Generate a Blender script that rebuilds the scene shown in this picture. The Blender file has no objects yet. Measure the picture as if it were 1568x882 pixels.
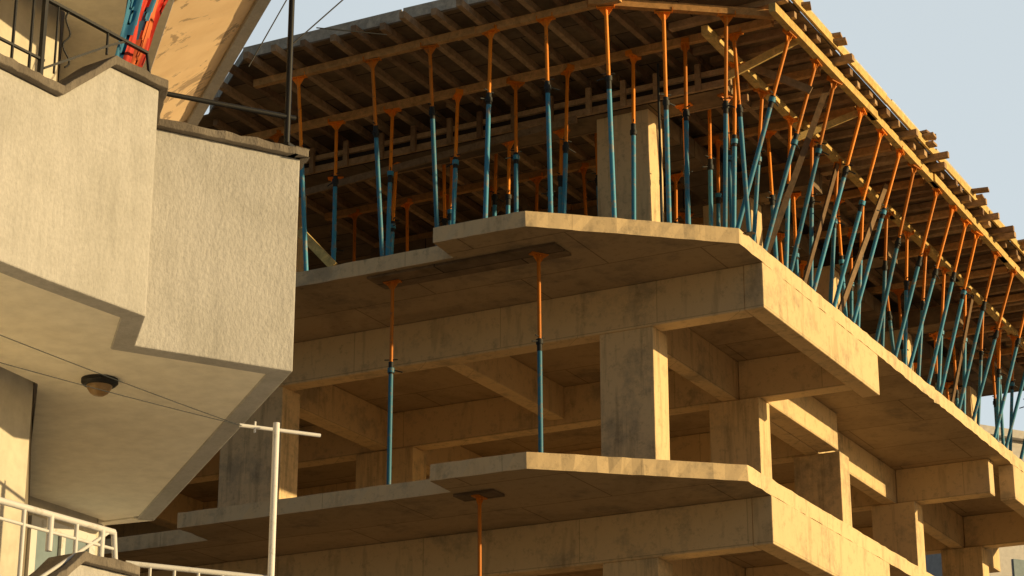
import bpy, math, random
from mathutils import Vector, Matrix
R = random.Random(7)
D2R = math.radians
sc = bpy.context.scene
col = bpy.context.collection

# ------------------------------------------------------------------ materials
def newmat(name):
    m = bpy.data.materials.new(name); m.use_nodes = True
    nt = m.node_tree
    b = nt.nodes['Principled BSDF']
    return m, nt, b
def N(nt, t, **kw):
    n = nt.nodes.new(t)
    for k, v in kw.items(): setattr(n, k, v)
    return n
def L(nt, a, b): nt.links.new(a, b)
def noise(nt, vec, scale, detail=4, rough=.6, dist=0.0):
    n = N(nt, 'ShaderNodeTexNoise'); n.inputs['Scale'].default_value = scale
    n.inputs['Detail'].default_value = detail; n.inputs['Roughness'].default_value = rough
    n.inputs['Distortion'].default_value = dist
    L(nt, vec, n.inputs['Vector']); return n.outputs['Fac']
def mapping(nt, vec, sx, sy, sz):
    m = N(nt, 'ShaderNodeMapping'); m.inputs['Scale'].default_value = (sx, sy, sz)
    L(nt, vec, m.inputs['Vector']); return m.outputs['Vector']
def ramp(nt, fac, stops):
    r = N(nt, 'ShaderNodeValToRGB')
    while len(r.color_ramp.elements) < len(stops): r.color_ramp.elements.new(.5)
    for e, (p, c) in zip(r.color_ramp.elements, stops):
        e.position = p; e.color = (c[0], c[1], c[2], 1) if not isinstance(c, (int, float)) else (c, c, c, 1)
    L(nt, fac, r.inputs['Fac']); return r.outputs['Color']
def mix(nt, a, b, fac, mode='MIX'):
    m = N(nt, 'ShaderNodeMix', data_type='RGBA', blend_type=mode)
    if isinstance(fac, (int, float)): m.inputs[0].default_value = fac
    else: L(nt, fac, m.inputs[0])
    for s, i in ((a, 6), (b, 7)):
        if isinstance(s, tuple): m.inputs[i].default_value = (s[0], s[1], s[2], 1)
        else: L(nt, s, m.inputs[i])
    return m.outputs[2]
def bump(nt, b, h, strength, dist):
    n = N(nt, 'ShaderNodeBump'); n.inputs['Strength'].default_value = strength
    n.inputs['Distance'].default_value = dist
    L(nt, h, n.inputs['Height']); L(nt, n.outputs['Normal'], b.inputs['Normal'])

def concrete(name, base, kind):
    m, nt, b = newmat(name)
    tc = N(nt, 'ShaderNodeTexCoord').outputs['Object']
    d = (base[0]*.64, base[1]*.67, base[2]*.74); l = tuple(min(.9, c * 1.06) for c in base)
    c1 = ramp(nt, noise(nt, tc, 1.1, 6, .72), [(.34, d), (.47, base), (.75, l)])
    fine = ramp(nt, noise(nt, tc, 9, 4, .78), [(.28, .74), (.46, 1.02)])
    c2 = mix(nt, c1, fine, 1.0, 'MULTIPLY')
    if kind == 'vert':
        st = ramp(nt, noise(nt, mapping(nt, tc, 5, 5, .4), 1.6, 4, .7), [(.35, .55), (.5, 1.02)])
        c2 = mix(nt, c2, st, .6, 'MULTIPLY')
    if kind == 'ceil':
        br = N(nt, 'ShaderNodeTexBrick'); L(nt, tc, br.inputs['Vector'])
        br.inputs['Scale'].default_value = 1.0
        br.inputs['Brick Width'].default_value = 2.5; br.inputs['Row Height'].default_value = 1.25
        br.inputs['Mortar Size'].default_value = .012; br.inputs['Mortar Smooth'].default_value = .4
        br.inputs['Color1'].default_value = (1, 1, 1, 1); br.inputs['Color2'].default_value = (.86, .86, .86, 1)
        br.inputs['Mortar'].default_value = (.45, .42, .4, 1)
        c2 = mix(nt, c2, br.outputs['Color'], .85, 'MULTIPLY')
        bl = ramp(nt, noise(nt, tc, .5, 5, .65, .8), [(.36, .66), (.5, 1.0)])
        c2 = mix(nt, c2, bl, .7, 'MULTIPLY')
    if kind in ('beam', 'edge'):
        sx = N(nt, 'ShaderNodeSeparateXYZ'); L(nt, tc, sx.inputs[0])
        ad = N(nt, 'ShaderNodeMath', operation='ADD'); L(nt, sx.outputs[0], ad.inputs[0]); L(nt, sx.outputs[1], ad.inputs[1])
        cx = N(nt, 'ShaderNodeCombineXYZ'); L(nt, ad.outputs[0], cx.inputs[0]); L(nt, sx.outputs[2], cx.inputs[1])
        br = N(nt, 'ShaderNodeTexBrick'); L(nt, cx.outputs[0], br.inputs['Vector'])
        br.inputs['Scale'].default_value = 1.0
        br.inputs['Brick Width'].default_value = 2.27; br.inputs['Row Height'].default_value = 3.0
        br.inputs['Mortar Size'].default_value = .008; br.inputs['Mortar Smooth'].default_value = .6
        br.inputs['Color1'].default_value = (1, 1, 1, 1); br.inputs['Color2'].default_value = (.92, .92, .92, 1)
        br.inputs['Mortar'].default_value = (.62, .6, .58, 1)
        c2 = mix(nt, c2, br.outputs['Color'], .8, 'MULTIPLY')
        dr = ramp(nt, noise(nt, mapping(nt, tc, 4, 4, .8), 1.4, 3, .6), [(.33, .66), (.44, 1.0)])
        c2 = mix(nt, c2, dr, .55, 'MULTIPLY')
    L(nt, c2, b.inputs['Base Color'])
    b.inputs['Roughness'].default_value = .92
    b.inputs['Specular IOR Level'].default_value = .15
    bump(nt, b, noise(nt, tc, 16, 2, .5), .6, .004)
    return m
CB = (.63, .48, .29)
M_CEIL = concrete('slab_shaded_concrete', (.46, .345, .22), 'ceil')  # darker concrete copy: shade under the slabs put into the tone
M_SEDGE = concrete('slab_edge_skylit_concrete', tuple(c * 1.28 for c in CB), 'edge')  # lighter concrete copy: sky light on the slab edges put into the tone
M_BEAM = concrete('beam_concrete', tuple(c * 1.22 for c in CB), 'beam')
M_COL = concrete('column_concrete', tuple(c * 1.22 for c in CB), 'vert')

def timber(name, c1, c2, rough=.85):
    m, nt, b = newmat(name)
    tc = N(nt, 'ShaderNodeTexCoord').outputs['Object']
    g = N(nt, 'ShaderNodeNewGeometry').outputs['Random Per Island']
    a = ramp(nt, g, [(0, c1), (1, c2)])
    n = ramp(nt, noise(nt, tc, 9, 4, .75, .6), [(.3, .55), (.7, 1.15)])
    L(nt, mix(nt, a, n, .9, 'MULTIPLY'), b.inputs['Base Color'])
    b.inputs['Roughness'].default_value = rough
    b.inputs['Specular IOR Level'].default_value = .2
    return m
M_WOOD = timber('weathered_timber', (.26, .16, .10), (.60, .41, .25))
M_OLD = timber('old_brace_timber', (.18, .115, .07), (.30, .20, .12))
M_BEAR = timber('bearer_timber', (.58, .31, .12), (.80, .48, .22))
M_SUNLIT = timber('sunlit_formwork_timber', (.70, .48, .18), (.86, .63, .27))  # sunlight on the edge timber painted into its colour
M_EDGE = timber('timber_fascia', (.60, .54, .46), (.76, .69, .58))
def ply():
    m, nt, b = newmat('formwork_plywood')
    tc = N(nt, 'ShaderNodeTexCoord').outputs['Object']
    br = N(nt, 'ShaderNodeTexBrick'); L(nt, tc, br.inputs['Vector'])
    br.inputs['Scale'].default_value = 1.0
    br.inputs['Brick Width'].default_value = 2.2; br.inputs['Row Height'].default_value = .5
    br.inputs['Mortar Size'].default_value = .01
    br.inputs['Color1'].default_value = (.13, .09, .06, 1); br.inputs['Color2'].default_value = (.28, .19, .11, 1)
    br.inputs['Mortar'].default_value = (.03, .02, .015, 1)
    n = ramp(nt, noise(nt, tc, 3, 4, .7), [(.3, .5), (.7, 1.2)])
    L(nt, mix(nt, br.outputs['Color'], n, 1, 'MULTIPLY'), b.inputs['Base Color'])
    b.inputs['Roughness'].default_value = .8
    return m
M_PLY = ply()
def paint(name, c, worn, rough=.5, wear=.5):
    m, nt, b = newmat(name)
    tc = N(nt, 'ShaderNodeTexCoord').outputs['Object']
    oi = N(nt, 'ShaderNodeObjectInfo').outputs['Random']
    ad = N(nt, 'ShaderNodeVectorMath', operation='ADD'); L(nt, tc, ad.inputs[0])
    mu = N(nt, 'ShaderNodeVectorMath', operation='SCALE'); mu.inputs[0].default_value = (13, 17, 29); L(nt, oi, mu.inputs['Scale'])
    L(nt, mu.outputs[0], ad.inputs[1])
    f = ramp(nt, noise(nt, ad.outputs[0], 9, 4, .75), [(wear, 0), (wear + .12, 1)])
    sh = ramp(nt, oi, [(0, .6), (1, 1.15)])
    cc = mix(nt, mix(nt, c, worn, f), sh, 1, 'MULTIPLY')
    L(nt, cc, b.inputs['Base Color'])
    b.inputs['Roughness'].default_value = rough
    b.inputs['Specular IOR Level'].default_value = .3
    return m
M_BLUE = paint('prop_blue_paint', (.06, .31, .52), (.28, .29, .29), .5, .53)
M_ORANGE = paint('prop_orange_paint', (.95, .30, .02), (.50, .20, .05), .5, .56)
M_DARK = paint('prop_dark_steel', (.03, .035, .04), (.10, .06, .04), .6, .6)
M_BLACK = paint('black_iron', (.02, .02, .022), (.06, .045, .035), .5, .6)
M_WHITE = paint('white_enamel', (.70, .70, .72), (.52, .50, .47), .5, .6)
def stucco(name, base, dark, bs=.8, sc_=55, drip=.82, bd=.010):
    m, nt, b = newmat(name)
    tc = N(nt, 'ShaderNodeTexCoord').outputs['Object']
    big = ramp(nt, noise(nt, tc, 2.2, 5, .6), [(.3, dark), (.6, base)])
    dr = ramp(nt, noise(nt, mapping(nt, tc, 9, 9, .9), 1.5, 4, .65), [(.33, drip), (.55, 1.0)])
    fine = ramp(nt, noise(nt, tc, sc_, 3, .7), [(.3, .86), (.65, 1.05)])
    c = mix(nt, mix(nt, big, dr, .7, 'MULTIPLY'), fine, .8, 'MULTIPLY')
    L(nt, c, b.inputs['Base Color']); b.inputs['Roughness'].default_value = .95
    b.inputs['Specular IOR Level'].default_value = .1
    h = mix(nt, noise(nt, mapping(nt, tc, 1, 1, .6), sc_, 3, .6), noise(nt, tc, 9, 3, .6), .35)
    bump(nt, b, h, bs, bd)
    return m
M_STUC = stucco('rough_stucco', (.50, .49, .49), (.42, .41, .40), .85, 48, .86, .011)
M_COPE = stucco('coping_cement', (.24, .21, .18), (.12, .10, .085), 1.0, 70)
M_PLAST = stucco('smooth_plaster', (.94, .90, .80), (.92, .87, .76), .1, 8, .97, .003)
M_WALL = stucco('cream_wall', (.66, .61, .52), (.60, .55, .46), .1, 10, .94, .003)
M_REAR = stucco('rear_wall', (.28, .24, .19), (.22, .19, .15), .3, 10, .9, .004)  # unseen wall faces darkened to cut light bounced onto the site
def peel():
    m, nt, b = newmat('peeling_paint')
    tc = N(nt, 'ShaderNodeTexCoord').outputs['Object']
    f = ramp(nt, noise(nt, tc, 2.4, 7, .72, .6), [(.57, 0), (.595, 1)])
    f2 = ramp(nt, noise(nt, tc, 5, 4, .6), [(.4, (.92, .68, .44)), (.7, (.84, .60, .37))])
    L(nt, mix(nt, f2, (.50, .36, .24), f), b.inputs['Base Color'])
    b.inputs['Roughness'].default_value = .9
    return m
M_PEEL = peel()
def plain(name, c, rough=.6, metal=0):
    m, nt, b = newmat(name)
    tc = N(nt, 'ShaderNodeTexCoord').outputs['Object']
    f = ramp(nt, noise(nt, tc, 6, 3, .6), [(.3, tuple(k * .8 for k in c)), (.7, c)])
    L(nt, f, b.inputs['Base Color']); b.inputs['Roughness'].default_value = rough
    b.inputs['Metallic'].default_value = metal
    return m
M_GLASS = plain('window_glass', (.25, .33, .38), .15)
M_BOWL = plain('lamp_bowl', (.30, .19, .09), .3)
M_RED = plain('red_fabric', (.60, .05, .03), .85)
M_FBLUE = plain('blue_fabric', (.04, .20, .38), .85)
M_PUR = plain('orange_fabric', (.70, .16, .05), .85)
M_GROUND = plain('dusty_ground', (.16, .135, .10), .95)
M_BOUNCE = plain('pale_bounce_surface', (.84, .80, .72), .9)  # very pale so the added sheet reflects sun upward
M_FAR = plain('white_render', (.66, .64, .64), .9)

# ------------------------------------------------------------------ mesh helper
class MB:
    def __init__(s, *mats): s.v = []; s.f = []; s.m = []; s.mats = list(mats); s.sm = []
    def add(s, vs, fs, mi=0, smooth=False):
        o = len(s.v); s.v += [tuple(v) for v in vs]
        for k, f in enumerate(fs):
            s.f.append(tuple(o + i for i in f)); s.m.append(mi if not isinstance(mi, list) else mi[k]); s.sm.append(smooth)
    def box(s, x0, x1, y0, y1, z0, z1, mi=0):
        s.add([(x0,y0,z0),(x1,y0,z0),(x1,y1,z0),(x0,y1,z0),(x0,y0,z1),(x1,y0,z1),(x1,y1,z1),(x0,y1,z1)],
              [(3,2,1,0),(4,5,6,7),(0,1,5,4),(1,2,6,5),(2,3,7,6),(3,0,4,7)], mi)
    def beam(s, a, b, w, h, mi=0, up=(0,0,1)):
        a = Vector(a); b = Vector(b); d = (b - a).normalized(); u = Vector(up)
        sx = d.cross(u)
        if sx.length < 1e-3: sx = d.cross(Vector((1,0,0)))
        sx.normalize(); uu = sx.cross(d).normalized()
        vs = []
        for p in (a, b):
            for i, j in ((-1,-1),(1,-1),(1,1),(-1,1)): vs.append(p + sx * i * w / 2 + uu * j * h / 2)
        s.add(vs, [(3,2,1,0),(4,5,6,7),(0,1,5,4),(1,2,6,5),(2,3,7,6),(3,0,4,7)], mi)
    def tube(s, a, b, r, mi=0, n=10, r2=None):
        a = Vector(a); b = Vector(b); d = (b - a).normalized(); r2 = r if r2 is None else r2
        x = d.orthogonal().normalized(); y = d.cross(x)
        vs = []
        for p, rr in ((a, r), (b, r2)):
            for i in range(n):
                t = 2 * math.pi * i / n; vs.append(p + (x * math.cos(t) + y * math.sin(t)) * rr)
        s.add(vs, [(i, (i+1)%n, n+(i+1)%n, n+i) for i in range(n)], mi, True)
        s.add(vs[:n], [tuple(range(n-1,-1,-1))], mi); s.add(vs[n:], [tuple(range(n))], mi)
    def prism(s, poly, z0, z1, mi=0, jit=0, step=None, side=None):
        P = []
        for i in range(len(poly)):
            a = Vector(poly[i]); b = Vector(poly[(i+1) % len(poly)])
            k = 1 if not step or (b-a).length > 18 else max(1, int((b-a).length / step))
            for j in range(k): P.append(a.lerp(b, j / k))
        def J(p, big):
            q = R.uniform(-jit, jit)
            if big and R.random() < .06: q *= 3
            return (p.x + q, p.y + R.uniform(-jit, jit))
        n = len(P)
        bt = [J(p, 1) + (z0,) for p in P]; tp = [J(p, 1) + (z1,) for p in P]
        if isinstance(side, list): sides = side
        else: sides = [mi if side is None else side] * n
        s.add(bt + tp, [tuple(range(n-1,-1,-1)), tuple(range(n, 2*n))] + [(i, (i+1)%n, n+(i+1)%n, n+i) for i in range(n)], [mi, mi] + sides)
    def strip(s, pts, o, i_, z0, z1, mi=0, step=None, zj=0):
        P = []
        for k in range(len(pts) - 1):
            a = Vector(pts[k]); b = Vector(pts[k+1])
            m = 1 if not step else max(1, int((b-a).length / step))
            for j in range(m): P.append(a.lerp(b, j / m))
        P.append(Vector(pts[-1])); n = len(P); vs = []
        for k, p in enumerate(P):
            d1 = (P[k] - P[k-1]) if k > 0 else (P[1] - P[0]); d2 = (P[k+1] - P[k]) if k < n-1 else d1
            if k == 0: d1 = d2
            n1 = Vector((d1.y, -d1.x)).normalized(); n2 = Vector((d2.y, -d2.x)).normalized()
            m = (n1 + n2).normalized(); sc_ = 1 / max(.3, m.dot(n1))
            za = z0 if not callable(z0) else z0(p.z); zb = z1(p.z) if callable(z1) else z1
            j = R.uniform(-zj, zj); ox = o + R.uniform(-zj, zj)
            A = (p.x + m.x*sc_*ox, p.y + m.y*sc_*ox); B = (p.x + m.x*sc_*i_, p.y + m.y*sc_*i_)
            vs += [(A[0],A[1],za),(A[0],A[1],zb+j),(B[0],B[1],zb+j),(B[0],B[1],za)]
        fs = []
        for k in range(n-1):
            for e in range(4): fs.append((4*k+e, 4*k+(e+1)%4, 4*k+4+(e+1)%4, 4*k+4+e))
        fs += [(0,3,2,1), (4*n-4,4*n-3,4*n-2,4*n-1)]
        s.add(vs, fs, mi)
    def obj(s, name, parent=None, bevel=0):
        me = bpy.data.meshes.new(name); me.from_pydata(s.v, [], s.f)
        for m in s.mats: me.materials.append(m)
        for p, mi, sm in zip(me.polygons, s.m, s.sm): p.material_index = mi; p.use_smooth = sm
        me.update()
        import bmesh
        bm = bmesh.new(); bm.from_mesh(me); bmesh.ops.recalc_face_normals(bm, faces=bm.faces); bm.to_mesh(me); bm.free()
        o = bpy.data.objects.new(name, me); col.objects.link(o)
        if parent: o.parent = parent
        if bevel:
            md = o.modifiers.new('b', 'BEVEL'); md.width = bevel; md.segments = 2; md.limit_method = 'ANGLE'
        return o
def empty(name):
    e = bpy.data.objects.new(name, None); col.objects.link(e); return e

# world frame: z=0 is eye height, ground at -1.6 ; X along the site's street front, Y along its side
GZ = -1.6
g = MB(M_GROUND); g.add([(-900,-900,GZ),(900,-900,GZ),(900,900,GZ),(-900,900,GZ)], [(0,1,2,3)]); g.obj('ground')
g = MB(M_BOUNCE); g.box(-9.2, 7, -8, 16, GZ-.05, GZ+.13); g.obj('bounce_reflector', None, .02)  # unseen sheet added to bounce sunlight up onto the balcony soffits

# ------------------------------------------------------------------ concrete frame building
B = empty('unfinished_concrete_building')
SL = [(-30,23.42),(-16.97,23.42),(-16.92,22.66),(-12.88,22.66),(-12.84,22.08),(-11.57,22.10),(-9.53,23.86),(-9.53,41.5),(-30,41.5)]
tops = [9.77, 6.77, 3.77, .77]
XC = [(-11.82,-11.06),(-17.72,-16.70),(-23.6,-22.8)]
YC = [(24.63,25.08),(28.2,28.62),(31.5,31.92),(35.1,35.52),(38.9,39.3)]
for i, t in enumerate(tops):
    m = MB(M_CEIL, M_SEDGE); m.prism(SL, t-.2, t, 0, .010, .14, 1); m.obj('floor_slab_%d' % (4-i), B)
    b0, b1 = t-.80, t-.202
    m = MB(M_BEAM)
    m.box(-29.9, -9.79, 24.61, 24.90, b0, b1)
    m.box(-9.785, -9.527, 24.60, 28.95, b0, b1)
    m.box(-9.785, -9.527, 35.75, 41.4, b0, b1)
    for k, (y0, y1) in enumerate(YC[1:]):
        if k != 1: m.box(-11.39, -9.79, y0+.1, y1-.05, b0+.01, b1)
        m.box(-29.9, -11.64, y0+.06, y1-.08, b0+.01, b1)
    m.box(-11.63, -11.40, 24.91, 41.3, b0+.006, b1)
    m.box(-11.39, -11.075, 28.63, 31.5, b0+.012, b1)
    for (x0, x1) in XC[1:]:
        m.box(x0+.3, x0+.6, 24.905, 28.25, b0+.02, b1-.001)
        for k in range(1, 4):
            m.box(x0+.3, x0+.6, YC[k][1]-.075, YC[k+1][0]+.055, b0+.02, b1-.001)
    m.box(-14.4, -14.15, 24.905, 28.25, b0+.1, b1-.001)
    m.obj('beams_%d' % (4-i), B, .012)
cz = [(9.77, 12.0), (6.77, 8.97), (3.77, 5.97), (.77, 2.97), (GZ, -.03)]
for i, (z0, z1) in enumerate(cz):
    m = MB(M_COL)
    for a, (x0, x1) in enumerate(XC):
        for k, (y0, y1) in enumerate(YC):
            m.box(x0, x1, y0, y1, z0, z1)
    m.obj('columns_%d' % (5-i), B, .012)
m = MB(M_PLY)
m.box(-14.19, -11.5, 22.74, 23.2, 9.535, 9.567)
m.box(-12.9, -12.35, 22.75, 23.05, 6.535, 6.567)
m.obj('soffit_boards', B)

# ------------------------------------------------------------------ formwork deck
F = empty('timber_formwork_deck')
ZB = 12.37
DK = [(-15.65,21.88),(-10.75,21.90),(-8.66,23.45),(-8.66,41.6),(-30,41.6),(-30,23.6),(-17.1,23.15)]
m = MB(M_PLY); m.prism(DK, ZB+.202, ZB+.225, 0, .01, .5); m.obj('deck_panels', F)
m = MB(M_EDGE)
for i in (6, 0, 1, 2):
    a = Vector(DK[i]); b = Vector(DK[(i+1) % 7]); n = max(1, int((b-a).length/1.9))
    for k in range(n):
        p = a.lerp(b, k/n); q = a.lerp(b, (k+1)/n - .01)
        m.beam((p.x+R.uniform(-.02,.02), p.y+.03, ZB+.31+R.uniform(-.015,.02)), (q.x, q.y+.03, ZB+.31+R.uniform(-.015,.02)), .03, .16)
m.obj('edge_boards', F)
def front_y(x):
    if x < -15.65: return 21.88 + (-15.65-x)*.93 if x > -17.1 else 23.5
    if x < -10.75: return 21.88
    return 21.9 + (x+10.75)*.742
m = MB(M_WOOD)
x = -17.6
while x < -9.9:
    y = front_y(x) - .08
    while y < 40:
        ln = R.uniform(2.4, 3.8); z = ZB+.153 + R.uniform(-.004,.004)
        m.beam((x+R.uniform(-.04,.04), y-R.uniform(0,.2), z), (x+R.uniform(-.05,.05), min(y+ln, 40.5), z), .075, .095)
        y += ln + .02; 
    x += R.uniform(.36,.48)
y = 23.55
while y < 41:
    z = ZB+.153
    x1 = -8.66 + (R.uniform(.05,.28) if R.random() < .3 else R.uniform(-.06,.06))
    if y > front_y(-9.6):
        m.beam((-10.15+R.uniform(-.3,.1), y, z), (x1, y+R.uniform(-.05,.05), z+R.uniform(-.01,.02)), R.choice([.07,.1,.14]), .09)
    y += R.uniform(.24,.46)
for (yy, k) in ((28.9,4),(31.2,2),(34.0,2),(36.5,3),(25.1,2),(23.9,1)):
    for j in range(k):
        m.beam((-9.6, yy+R.uniform(-.2,.2), ZB+.26+.05*j), (-8.30-R.uniform(0,.25), yy+R.uniform(-.25,.25), ZB+.27+.05*j+R.uniform(-.02,.03)), R.uniform(.12,.24), .035)
m.obj('joists', F)
m = MB(M_BEAR, M_SUNLIT)
rows = [22.3, 23.8] + [25.45 + 1.45*i for i in range(10)]
for ri, yy in enumerate(rows):
    x = -15.6 if ri == 0 else -17.4
    xe = -10.5 if ri == 0 else -9.1
    while x < xe:
        e = min(x + R.uniform(2.6, 3.6), xe)
        o_ = R.uniform(-.03,.03); zz = ZB+.05
        m.beam((x-.15, yy+o_, zz), (e+.15, yy-o_, zz+R.uniform(-.005,.005)), .08, .10)
        x = e
m.beam((-10.75,22.2,ZB+.045), (-8.78,23.68,ZB+.045), .09, .1)
for xx in (-8.80, -9.72):
    y = 23.6
    while y < 41:
        e = y + R.uniform(2.6,3.8)
        m.beam((xx+R.uniform(-.03,.03), y-.2, ZB+(.035 if xx>-9 else -.06)), (xx+R.uniform(-.03,.03), e+.1, ZB+(.035 if xx>-9 else -.06)), .09, .12, 1)
        y = e
m.beam((-8.62,23.5,ZB+.262), (-8.62,32.0,ZB+.262), .03, .12, 1)
m.beam((-8.62,32.1,ZB+.255), (-8.61,41.4,ZB+.262), .03, .12, 1)
m.obj('bearers', F)
m = MB(M_PLY, M_WOOD)
m.box(-17.5, -9.9, 24.5, 25.0, 12.0, 12.30)
for y0 in (28.15, 31.5, 35.1): m.box(-17.5, -10.1, y0, y0+.45, 12.0, 12.30)
m.box(-11.75, -11.2, 25.01, 40, 12.02, 12.28)
for yy in (24.46, 25.03):
    m.beam((-17.4,yy,12.05), (-9.8,yy,12.05), .05, .09, 1); m.beam((-17.4,yy,12.22), (-9.8,yy,12.22), .05, .07, 1)
x = -17.2
while x < -10: 
    m.box(x, x+.07, 24.38, 24.43, 11.98, 12.36, 1); x += R.uniform(.45,.6)
m.obj('beam_boxes', F)
m = MB(M_OLD, M_SUNLIT, M_DARK)
m.beam((-15.42,23.0,10.5), (-14.86,23.0,9.9), .05, .12, 1)
m.beam((-9.85,25.4,9.8), (-9.0,25.9,12.4), .035, .08)
m.beam((-9.8,28.0,9.8), (-9.4,29.4,12.3), .035, .08)
m.beam((-8.88,24.9,11.9), (-9.7,24.6,12.35), .04, .10)
m.beam((-9.72,24.1,11.95), (-8.85,24.4,12.40), .04, .10, 1)
m.beam((-9.72,26.4,11.95), (-8.85,26.9,12.40), .04, .09, 1)
m.beam((-16.3,24.2,11.6), (-11.9,24.2,11.85), .04, .1)
m.beam((-16.0,26.5,10.0), (-14.0,26.5,12.2), .04, .1)
m.beam((-12.7,26.7,9.9), (-14.2,26.7,12.2), .04, .1)
for yy in (26.6, 33.1):
    m.beam((-9.75,yy,9.85), (-9.7,yy+1.6,12.3), .03, .08)
m.tube((-10.69,24.15,9.77), (-10.69,24.15,12.37), .018, 2, 8)
m.obj('braces', F)

# ------------------------------------------------------------------ steel props
def prop(base, top, k=None):
    base = Vector(base); top = Vector(top); Ln = (top-base).length
    m = MB(M_BLUE, M_ORANGE, M_DARK)
    h = Ln * (k or R.uniform(.60, .70))
    m.box(-.065,.065,-.065,.065,0,.008,2)
    m.tube((0,0,.008),(0,0,h-.16),.030,0,10)
    m.tube((0,0,h-.16),(0,0,h+.0),.033,2,10)
    hz = h - R.uniform(.02,.12)
    m.tube((0,0,hz-.03),(0,0,hz+.03),.045,0 if R.random()<.5 else 2,10)
    a = R.uniform(0,6.28); ca, sa = math.cos(a), math.sin(a)
    m.tube((ca*.045,sa*.045,hz),(ca*.15,sa*.15,hz-.03),.009,2,6)
    m.tube((-ca*.085,-sa*.085,h+.03),(ca*.085,sa*.085,h+.03),.008,2,6)
    m.tube((0,0,h),(0,0,Ln-.008),.024,1,10)
    m.box(-.105,.105,-.055,.055,Ln-.010,Ln,1)
    for q in ((1,0),(-1,0),(0,1),(0,-1)):
        t = .004; px = (-q[1]*t, q[0]*t); w = .095 if q[0] else .05
        vs = []
        for sgn in (-1,1):
            ox, oy = px[0]*sgn, px[1]*sgn
            vs += [(q[0]*.022+ox,q[1]*.022+oy,Ln-.11),(q[0]*w+ox,q[1]*w+oy,Ln-.011),(q[0]*.022+ox,q[1]*.022+oy,Ln-.011)]
        m.add(vs, [(0,1,2),(5,4,3),(0,3,4,1),(1,4,5,2),(2,5,3,0)], 1)
    for sx in (-1,1):
        m.box(sx*.108-.005, sx*.108+.005, -.05, .05, Ln-.012, Ln+.05, 1)
    o = m.obj('steel_shoring_prop')
    o.rotation_mode = 'QUATERNION'
    q = (top-base).to_track_quat('Z', 'Y')
    o.rotation_quaternion = q
    o.location = base
    return o
def edge_y(x):
    if x < -12.9: return 22.76
    if x < -11.6: return 22.20
    return 22.20 + (x+11.6)*.865
j = lambda a: R.uniform(-a, a)
ZT = ZB - .004
for x in (-15.05,-13.91,-13.05,-12.16,-11.38):
    y = 22.3; bx = x - (.10 if x < -13 else 0) + j(.03)
    prop((bx, edge_y(bx)+.02, 9.77), (x, y, ZT))
prop((-10.80,22.98,9.77), (-10.58,22.36,ZT))
for (x,y,bx,by) in ((-9.35,23.25,-9.75,23.95),(-10.0,22.8,-10.3,23.5)):
    prop((bx,by,9.77),(x,y,ZT-.005))
for x in (-16.4,-15.40,-14.5,-13.48,-12.6,-11.83,-10.88,-10.15,-9.48):
    prop((x+j(.06), 23.8+j(.1)+(.2 if x>-9.6 else 0), 9.77), (x, 23.8, ZT))
for yy in rows[2:]:
    x = -17.3 + j(.3)
    while x < -9.95:
        inbeam = any(y0-.15 < yy < y0+.6 for y0 in (28.15,31.5,35.1)) or -11.85 < x < -11.1
        if not (-11.95 < x < -11.0 and any(a-.1 < yy < b+.1 for a, b in YC)):
            prop((x+j(.12), yy+j(.12), 9.77), (x, yy, 11.98 if inbeam else ZT))
        x += R.uniform(.65,.95)
for x in (-16.0,-15.0,-14.1,-13.2,-12.4,-10.6,-10.0):
    prop((x+j(.05), 24.75+j(.1), 9.77), (x, 24.75, 11.995))
y = 24.2
while y < 40.5:
    prop((-9.66+j(.03), y+j(.12), 9.77), (-8.84, y+j(.15), ZT-.02)); y += R.uniform(.70,.95)
y = 24.5
while y < 40.5:
    prop((-9.95+j(.08), y+j(.12), 9.77), (-9.72, y+j(.1), ZT-.12)); y += R.uniform(.85,1.15)
prop((-11.80,22.93,6.77), (-11.83,22.95,9.53), .60)
prop((-13.95,22.98,6.77), (-13.95,22.98,9.53), .61)
prop((-12.6,22.9,3.77), (-12.62,22.9,6.53), .60)

# ------------------------------------------------------------------ near apartment building with balconies
A = empty('stucco_apartment_building')
WL = [(-7.35,3.0),(-7.80,9.08),(-9.40,10.99),(-9.43,11.81),(-9.6,11.8),(-9.6,3.0)]
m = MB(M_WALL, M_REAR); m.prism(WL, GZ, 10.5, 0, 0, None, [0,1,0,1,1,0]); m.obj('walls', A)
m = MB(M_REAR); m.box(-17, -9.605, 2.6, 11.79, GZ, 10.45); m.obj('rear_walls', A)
def bal(dz):
    return [(-6.80,4.2,.29),(-6.56,7.66,.29),(-6.52,7.99,0),(-6.475,8.33,0),(-6.81,8.69,0),(-6.34,9.44,0),(-9.05,11.86,0)]
for nm, dz in (('balcony_upper', 0.0), ('balcony_lower', -2.52)):
    z0, zt = 3.51+dz, 4.735+dz
    pts = bal(dz)
    m = MB(M_STUC); m.strip(pts, 0, -.12, z0, lambda d: zt-d); m.obj(nm+'_parapet', A, .008)
    m = MB(M_COPE); m.strip(pts, .045, -.20, lambda d: zt-d+.001, lambda d: zt-d+.048, 0, .045, .006); m.obj(nm+'_coping', A, .006)
    m = MB(M_PLAST)
    m.prism([(-6.91,4.2),(-6.66,7.66),(-6.58,8.28),(-6.95,8.67),(-6.50,9.44),(-9.06,11.72),(-9.36,11.72),(-9.36,10.9),(-7.7,9.0),(-7.3,4.2)], z0+.008, z0+.14)
    m.prism([(-9.06,11.85),(-9.12,11.73),(-9.42,11.73),(-9.425,11.805)], z0, z0+.14)
    m.obj(nm+'_soffit', A)
m = MB(M_PEEL, M_PLAST, M_STUC)
o1, o2 = Vector((-6.34,9.44,6.13)), Vector((-9.05,11.86,6.13))
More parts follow.
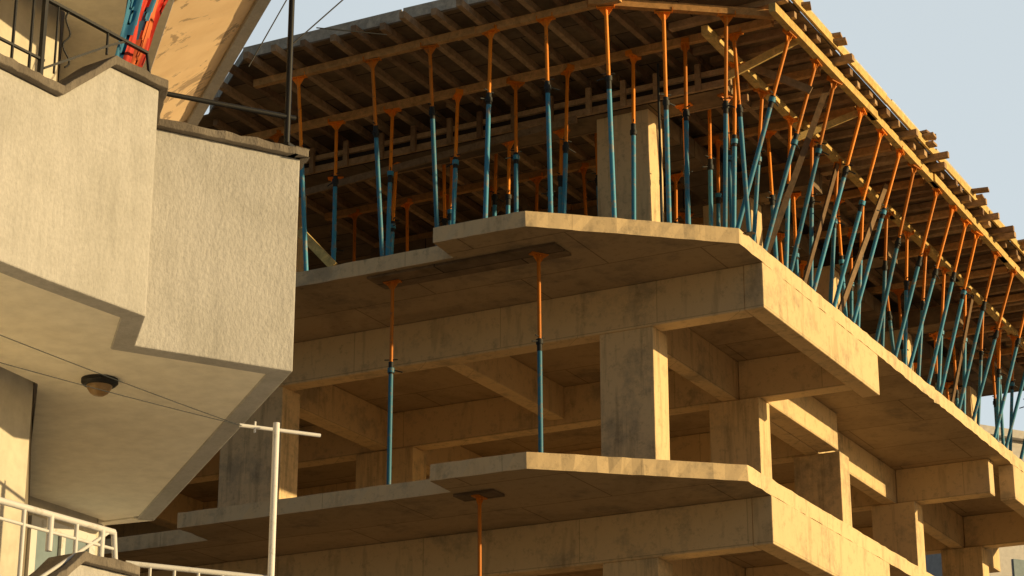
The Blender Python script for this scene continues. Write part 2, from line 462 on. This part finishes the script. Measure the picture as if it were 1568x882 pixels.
i1, i2 = Vector((-6.50,8.60,5.75)), Vector((-9.22,11.38,5.75))  # inner edge lowered so the tilted underside catches the low sun
o1b = o1 + Vector((-.05,-.055,0)); o2b = o2 + Vector((-.05,-.055,0))
n_ = 10
vs = []
for k in range(n_+1):
    t = k/n_; vs += [o1b.lerp(o2b,t), i1.lerp(i2,t)]
m.add(vs, [(2*k,2*k+1,2*k+3,2*k+2) for k in range(n_)], 0)
m.add([o1+Vector((0,0,-.03)),o2+Vector((0,0,-.03)),o2b+Vector((0,0,-.03)),o1b+Vector((0,0,-.03)),o1+Vector((0,0,1.2)),o2+Vector((0,0,1.2)),o2b+Vector((0,0,1.2)),o1b+Vector((0,0,1.2))],
      [(0,1,2,3),(4,5,6,7),(0,1,5,4),(1,2,6,5),(2,3,7,6),(3,0,4,7)], 2)
m.prism([(-6.70,4.2),(-6.5,8.6),(-9.22,11.38),(-9.4,11.8),(-9.36,10.9),(-7.7,9.0),(-7.2,4.2)], 5.752, 5.9, 1)
m.prism([(-6.68,4.2),(-6.46,8.30),(-6.34,9.44),(-6.50,8.62),(-6.72,4.2)], 5.80, 7.2, 2)
m.obj('balcony_top', A)
m = MB(M_WHITE, M_GLASS)
m.box(-9.42,-9.385,11.0,11.62,2.2,3.36,1)
for (a,b_,c_,d_) in ((10.98,11.04,2.2,3.40),(11.58,11.64,2.2,3.40),(11.04,11.58,3.34,3.40),(11.29,11.33,2.2,3.34)):
    m.box(-9.43,-9.36,a,b_,c_,d_)
m.obj('window', A)
m = MB(M_WHITE, M_PLAST)
m.box(-7.62,-7.50,6.9,6.98,3.6,5.6); m.box(-7.70,-7.55,7.5,7.58,3.6,5.6)
m.obj('door_frame', A)

m = MB(M_BLACK, M_BOWL)
cx, cy, cz_ = -7.35, 9.09, 3.517
prof = [(.100,0,0),(.100,-.02,0),(.085,-.035,0),(.070,-.037,0),(.066,-.05,1),(.05,-.075,1),(.028,-.09,1),(.0,-.095,1)]
n = 24
for k in range(len(prof)-1):
    (r1,z1,_),(r2,z2,mi) = prof[k],prof[k+1]; vs=[]
    for r_,z_ in ((r1,z1),(r2,z2)):
        for q in range(n):
            t=2*math.pi*q/n; vs.append((cx+r_*math.cos(t),cy+r_*math.sin(t),cz_+z_))
    m.add(vs,[(q,(q+1)%n,n+(q+1)%n,n+q) for q in range(n)],mi,True)
m.obj('ceiling_lamp')

def px(y): return -6.60 + (y-7.3)*.085
m = MB(M_BLACK)
zr = 4.925
def PX(y, z): return (px(y), y, z)
m.beam(PX(5.0,zr), PX(8.27,zr), .022, .014)
m.tube(PX(8.27,zr), PX(8.30,4.80), .009)
m.beam(PX(5.0,4.60), PX(7.56,4.60), .014, .012)
m.beam(PX(7.54,4.50), PX(7.54,5.9), .022, .022)
m.beam(PX(7.56,4.56), PX(8.0,4.86), .012, .012)
m.beam(PX(8.0,4.86), PX(8.1,4.92), .012, .012)
y = 5.05
while y < 7.5:
    m.tube(PX(y,4.52), PX(y,5.9), .008, 0, 6); y += .115
pr = None
for k in range(22):
    t = k/21*4*math.pi; q = PX(7.70+.03*math.sin(t)*(1-k/40), 4.62+.30*k/21)
    if pr: m.tube(pr, q, .005, 0, 6)
    pr = q
m.tube(PX(7.63,4.56), PX(7.63,zr), .006, 0, 6)
m.tube(PX(7.98,4.80), PX(7.98,zr), .007, 0, 6)
m.obj('iron_balcony_railing')

m = MB(M_WHITE)
zr = 2.41
m.tube(PX(5.0,zr), PX(8.24,zr), .016); m.tube(PX(8.24,zr), PX(8.26,2.27), .014)
m.tube(PX(5.0,2.33), PX(8.24,2.33), .008)
y = 5.1
while y < 8.2:
    m.tube(PX(y,1.94 if y < 7.66 else 2.24), PX(y,zr), .011 if int(y*10)%3 else .016, 0, 8); y += .17
m.tube(PX(7.55,1.95), PX(8.2,2.4), .009)
pA = Vector((-6.83,8.74,2.39)); pB = Vector((-6.40,9.38,2.39))
m.tube(pA, pB, .014); m.tube(pA-Vector((0,0,.07)), pB-Vector((0,0,.07)), .008)
for k in range(7):
    q = pA.lerp(pB, k/6); m.tube(q, q-Vector((0,0,.14)), .008, 0, 8)
m.obj('white_balcony_railing')

m = MB(M_BLACK)
m.tube((-6.385,9.37,4.77), (-6.385,9.37,7.4), .017)
m.box(-6.42,-6.35,9.335,9.405,4.783,4.80)
m.tube((-6.80,8.72,4.95), (-6.36,9.41,4.97), .014)
m.tube((-6.80,8.72,4.70), (-6.80,8.72,4.96), .011)
m.tube((-6.385,9.37,5.40), (-6.20,9.64,5.78), .004, 0, 6)
m.tube((-6.30,9.50,5.55), (-6.05,9.85,5.60), .004, 0, 6)
m.tube((-6.385,9.37,5.75), (-6.52,9.17,5.22), .0035, 0, 6)
m.obj('clothesline_pole')
m = MB(M_WHITE, M_DARK)
m.tube((-6.385,9.37,2.26), (-6.385,9.37,3.215), .018)
m.tube((-6.55,9.27,3.20), (-6.285,9.64,3.20), .010)
m.tube((-6.50,9.34,3.17), (-6.50,9.34,3.23), .006)
def wire(a, b, sag):
    a = Vector(a); b = Vector(b); p = a
    for k in range(1, 15):
        t = k/14; q = a.lerp(b, t) - Vector((0,0,sag*4*t*(1-t))); m.tube(p, q, .0022, 1, 5); p = q
wire((-6.55,9.27,3.20), (-6.30,5.4,3.02), .02)
wire((-6.54,9.29,3.20), (-6.30,5.4,2.78), .02)
m.obj('white_clothesline_post')

m = MB(M_FBLUE, M_RED, M_PUR)
nz, ny = 30, 40
vs = []
for a in range(nz+1):
    t = a/nz; z = 4.79 + t*.9
    y0 = 8.09 + t*.16; y1 = 8.30 + t*.36 + .015*math.sin(t*9)
    for b_ in range(ny+1):
        s_ = b_/ny
        vs.append((-6.60 + .022*math.sin(s_*17 + t*3) + .008*math.sin(s_*38+1), y0 + (y1-y0)*s_, z + .012*math.sin(s_*12)*(1-t)))
for a in range(nz):
    for b_ in range(ny):
        s_ = b_/ny + .05*math.sin(a*.3)
        mi = 0 if s_ < .36 else (1 if s_ < .58 else (0 if s_ < .66 else (2 if s_ < .8 else 1)))
        k = a*(ny+1)+b_
        m.add([vs[k],vs[k+1],vs[k+ny+2],vs[k+ny+1]], [(0,1,2,3)], mi, True)
o = m.obj('hanging_cloth')
import bmesh
bm = bmesh.new(); bm.from_mesh(o.data); bmesh.ops.remove_doubles(bm, verts=bm.verts, dist=1e-4); bm.to_mesh(o.data); bm.free()

# ------------------------------------------------------------------ distant building
W = empty('white_apartment_building')
m = MB(M_FAR, M_GLASS)
m.box(0, 22, 0, 14, GZ, 21)
for k in range(7):
    for q in range(6):
        m.box(1.5+q*3.5, 3+q*3.5, -.05, .1, .2+k*3, 1.7+k*3, 1)
m.box(-.3, 22.3, -.3, 14.3, 21.01, 21.3)
o = m.obj('facade', W)
W.location = (-21.1, 73.7, 0); W.rotation_euler = (0, 0, D2R(55))

# ------------------------------------------------------------------ light
EL = D2R(11.0); AZ = D2R(71)
sd = Vector((math.sin(AZ)*math.cos(EL), math.cos(AZ)*math.cos(EL), math.sin(EL)))
ld = bpy.data.lights.new('sun', 'SUN'); ld.energy = 5.0; ld.angle = D2R(.5); ld.color = (1, .72, .33)
lo = bpy.data.objects.new('sun', ld); col.objects.link(lo); lo.rotation_euler = (-sd).to_track_quat('-Z','Y').to_euler()
lo.location = (20, 10, 30)
w = bpy.data.worlds.new('World'); sc.world = w; w.use_nodes = True
nt = w.node_tree; bg = nt.nodes['Background']
sky = nt.nodes.new('ShaderNodeTexSky'); sky.sky_type = 'NISHITA'; sky.sun_disc = False
sky.sun_elevation = EL; sky.sun_rotation = AZ; sky.altitude = 0; sky.air_density = 1.0; sky.dust_density = 1.0; sky.ozone_density = 1.0
# pale glow added to brighten only the sky in view behind the site
tcw = nt.nodes.new('ShaderNodeTexCoord')
dt = nt.nodes.new('ShaderNodeVectorMath'); dt.operation = 'DOT_PRODUCT'
hd = Vector((math.sin(D2R(-16)), math.cos(D2R(-16)), .45)).normalized()
dt.inputs[1].default_value = hd
nt.links.new(tcw.outputs['Generated'], dt.inputs[0])
mr = nt.nodes.new('ShaderNodeMapRange'); mr.interpolation_type = 'SMOOTHSTEP'
mr.inputs['From Min'].default_value = .75; mr.inputs['From Max'].default_value = .98
nt.links.new(dt.outputs['Value'], mr.inputs['Value'])
mx = nt.nodes.new('ShaderNodeMix'); mx.data_type = 'RGBA'; mx.blend_type = 'ADD'
nt.links.new(mr.outputs[0], mx.inputs[0]); nt.links.new(sky.outputs[0], mx.inputs[6])
mx.inputs[7].default_value = (10.0, 10.8, 10.9, 1)
nt.links.new(mx.outputs[2], bg.inputs[0]); bg.inputs[1].default_value = .056

# ------------------------------------------------------------------ camera
cd = bpy.data.cameras.new('camera'); cam = bpy.data.objects.new('camera', cd); col.objects.link(cam)
cd.sensor_width = 36; cd.lens = 36*3406/1568; cd.clip_end = 3000
P = math.atan(1199/3406)
cam.location = (0,0,0)
cam.rotation_euler = (math.pi/2 + P, 0, D2R(28))
sc.camera = cam
sc.view_settings.view_transform = 'Standard'; sc.view_settings.look = 'None'; sc.view_settings.exposure = 0
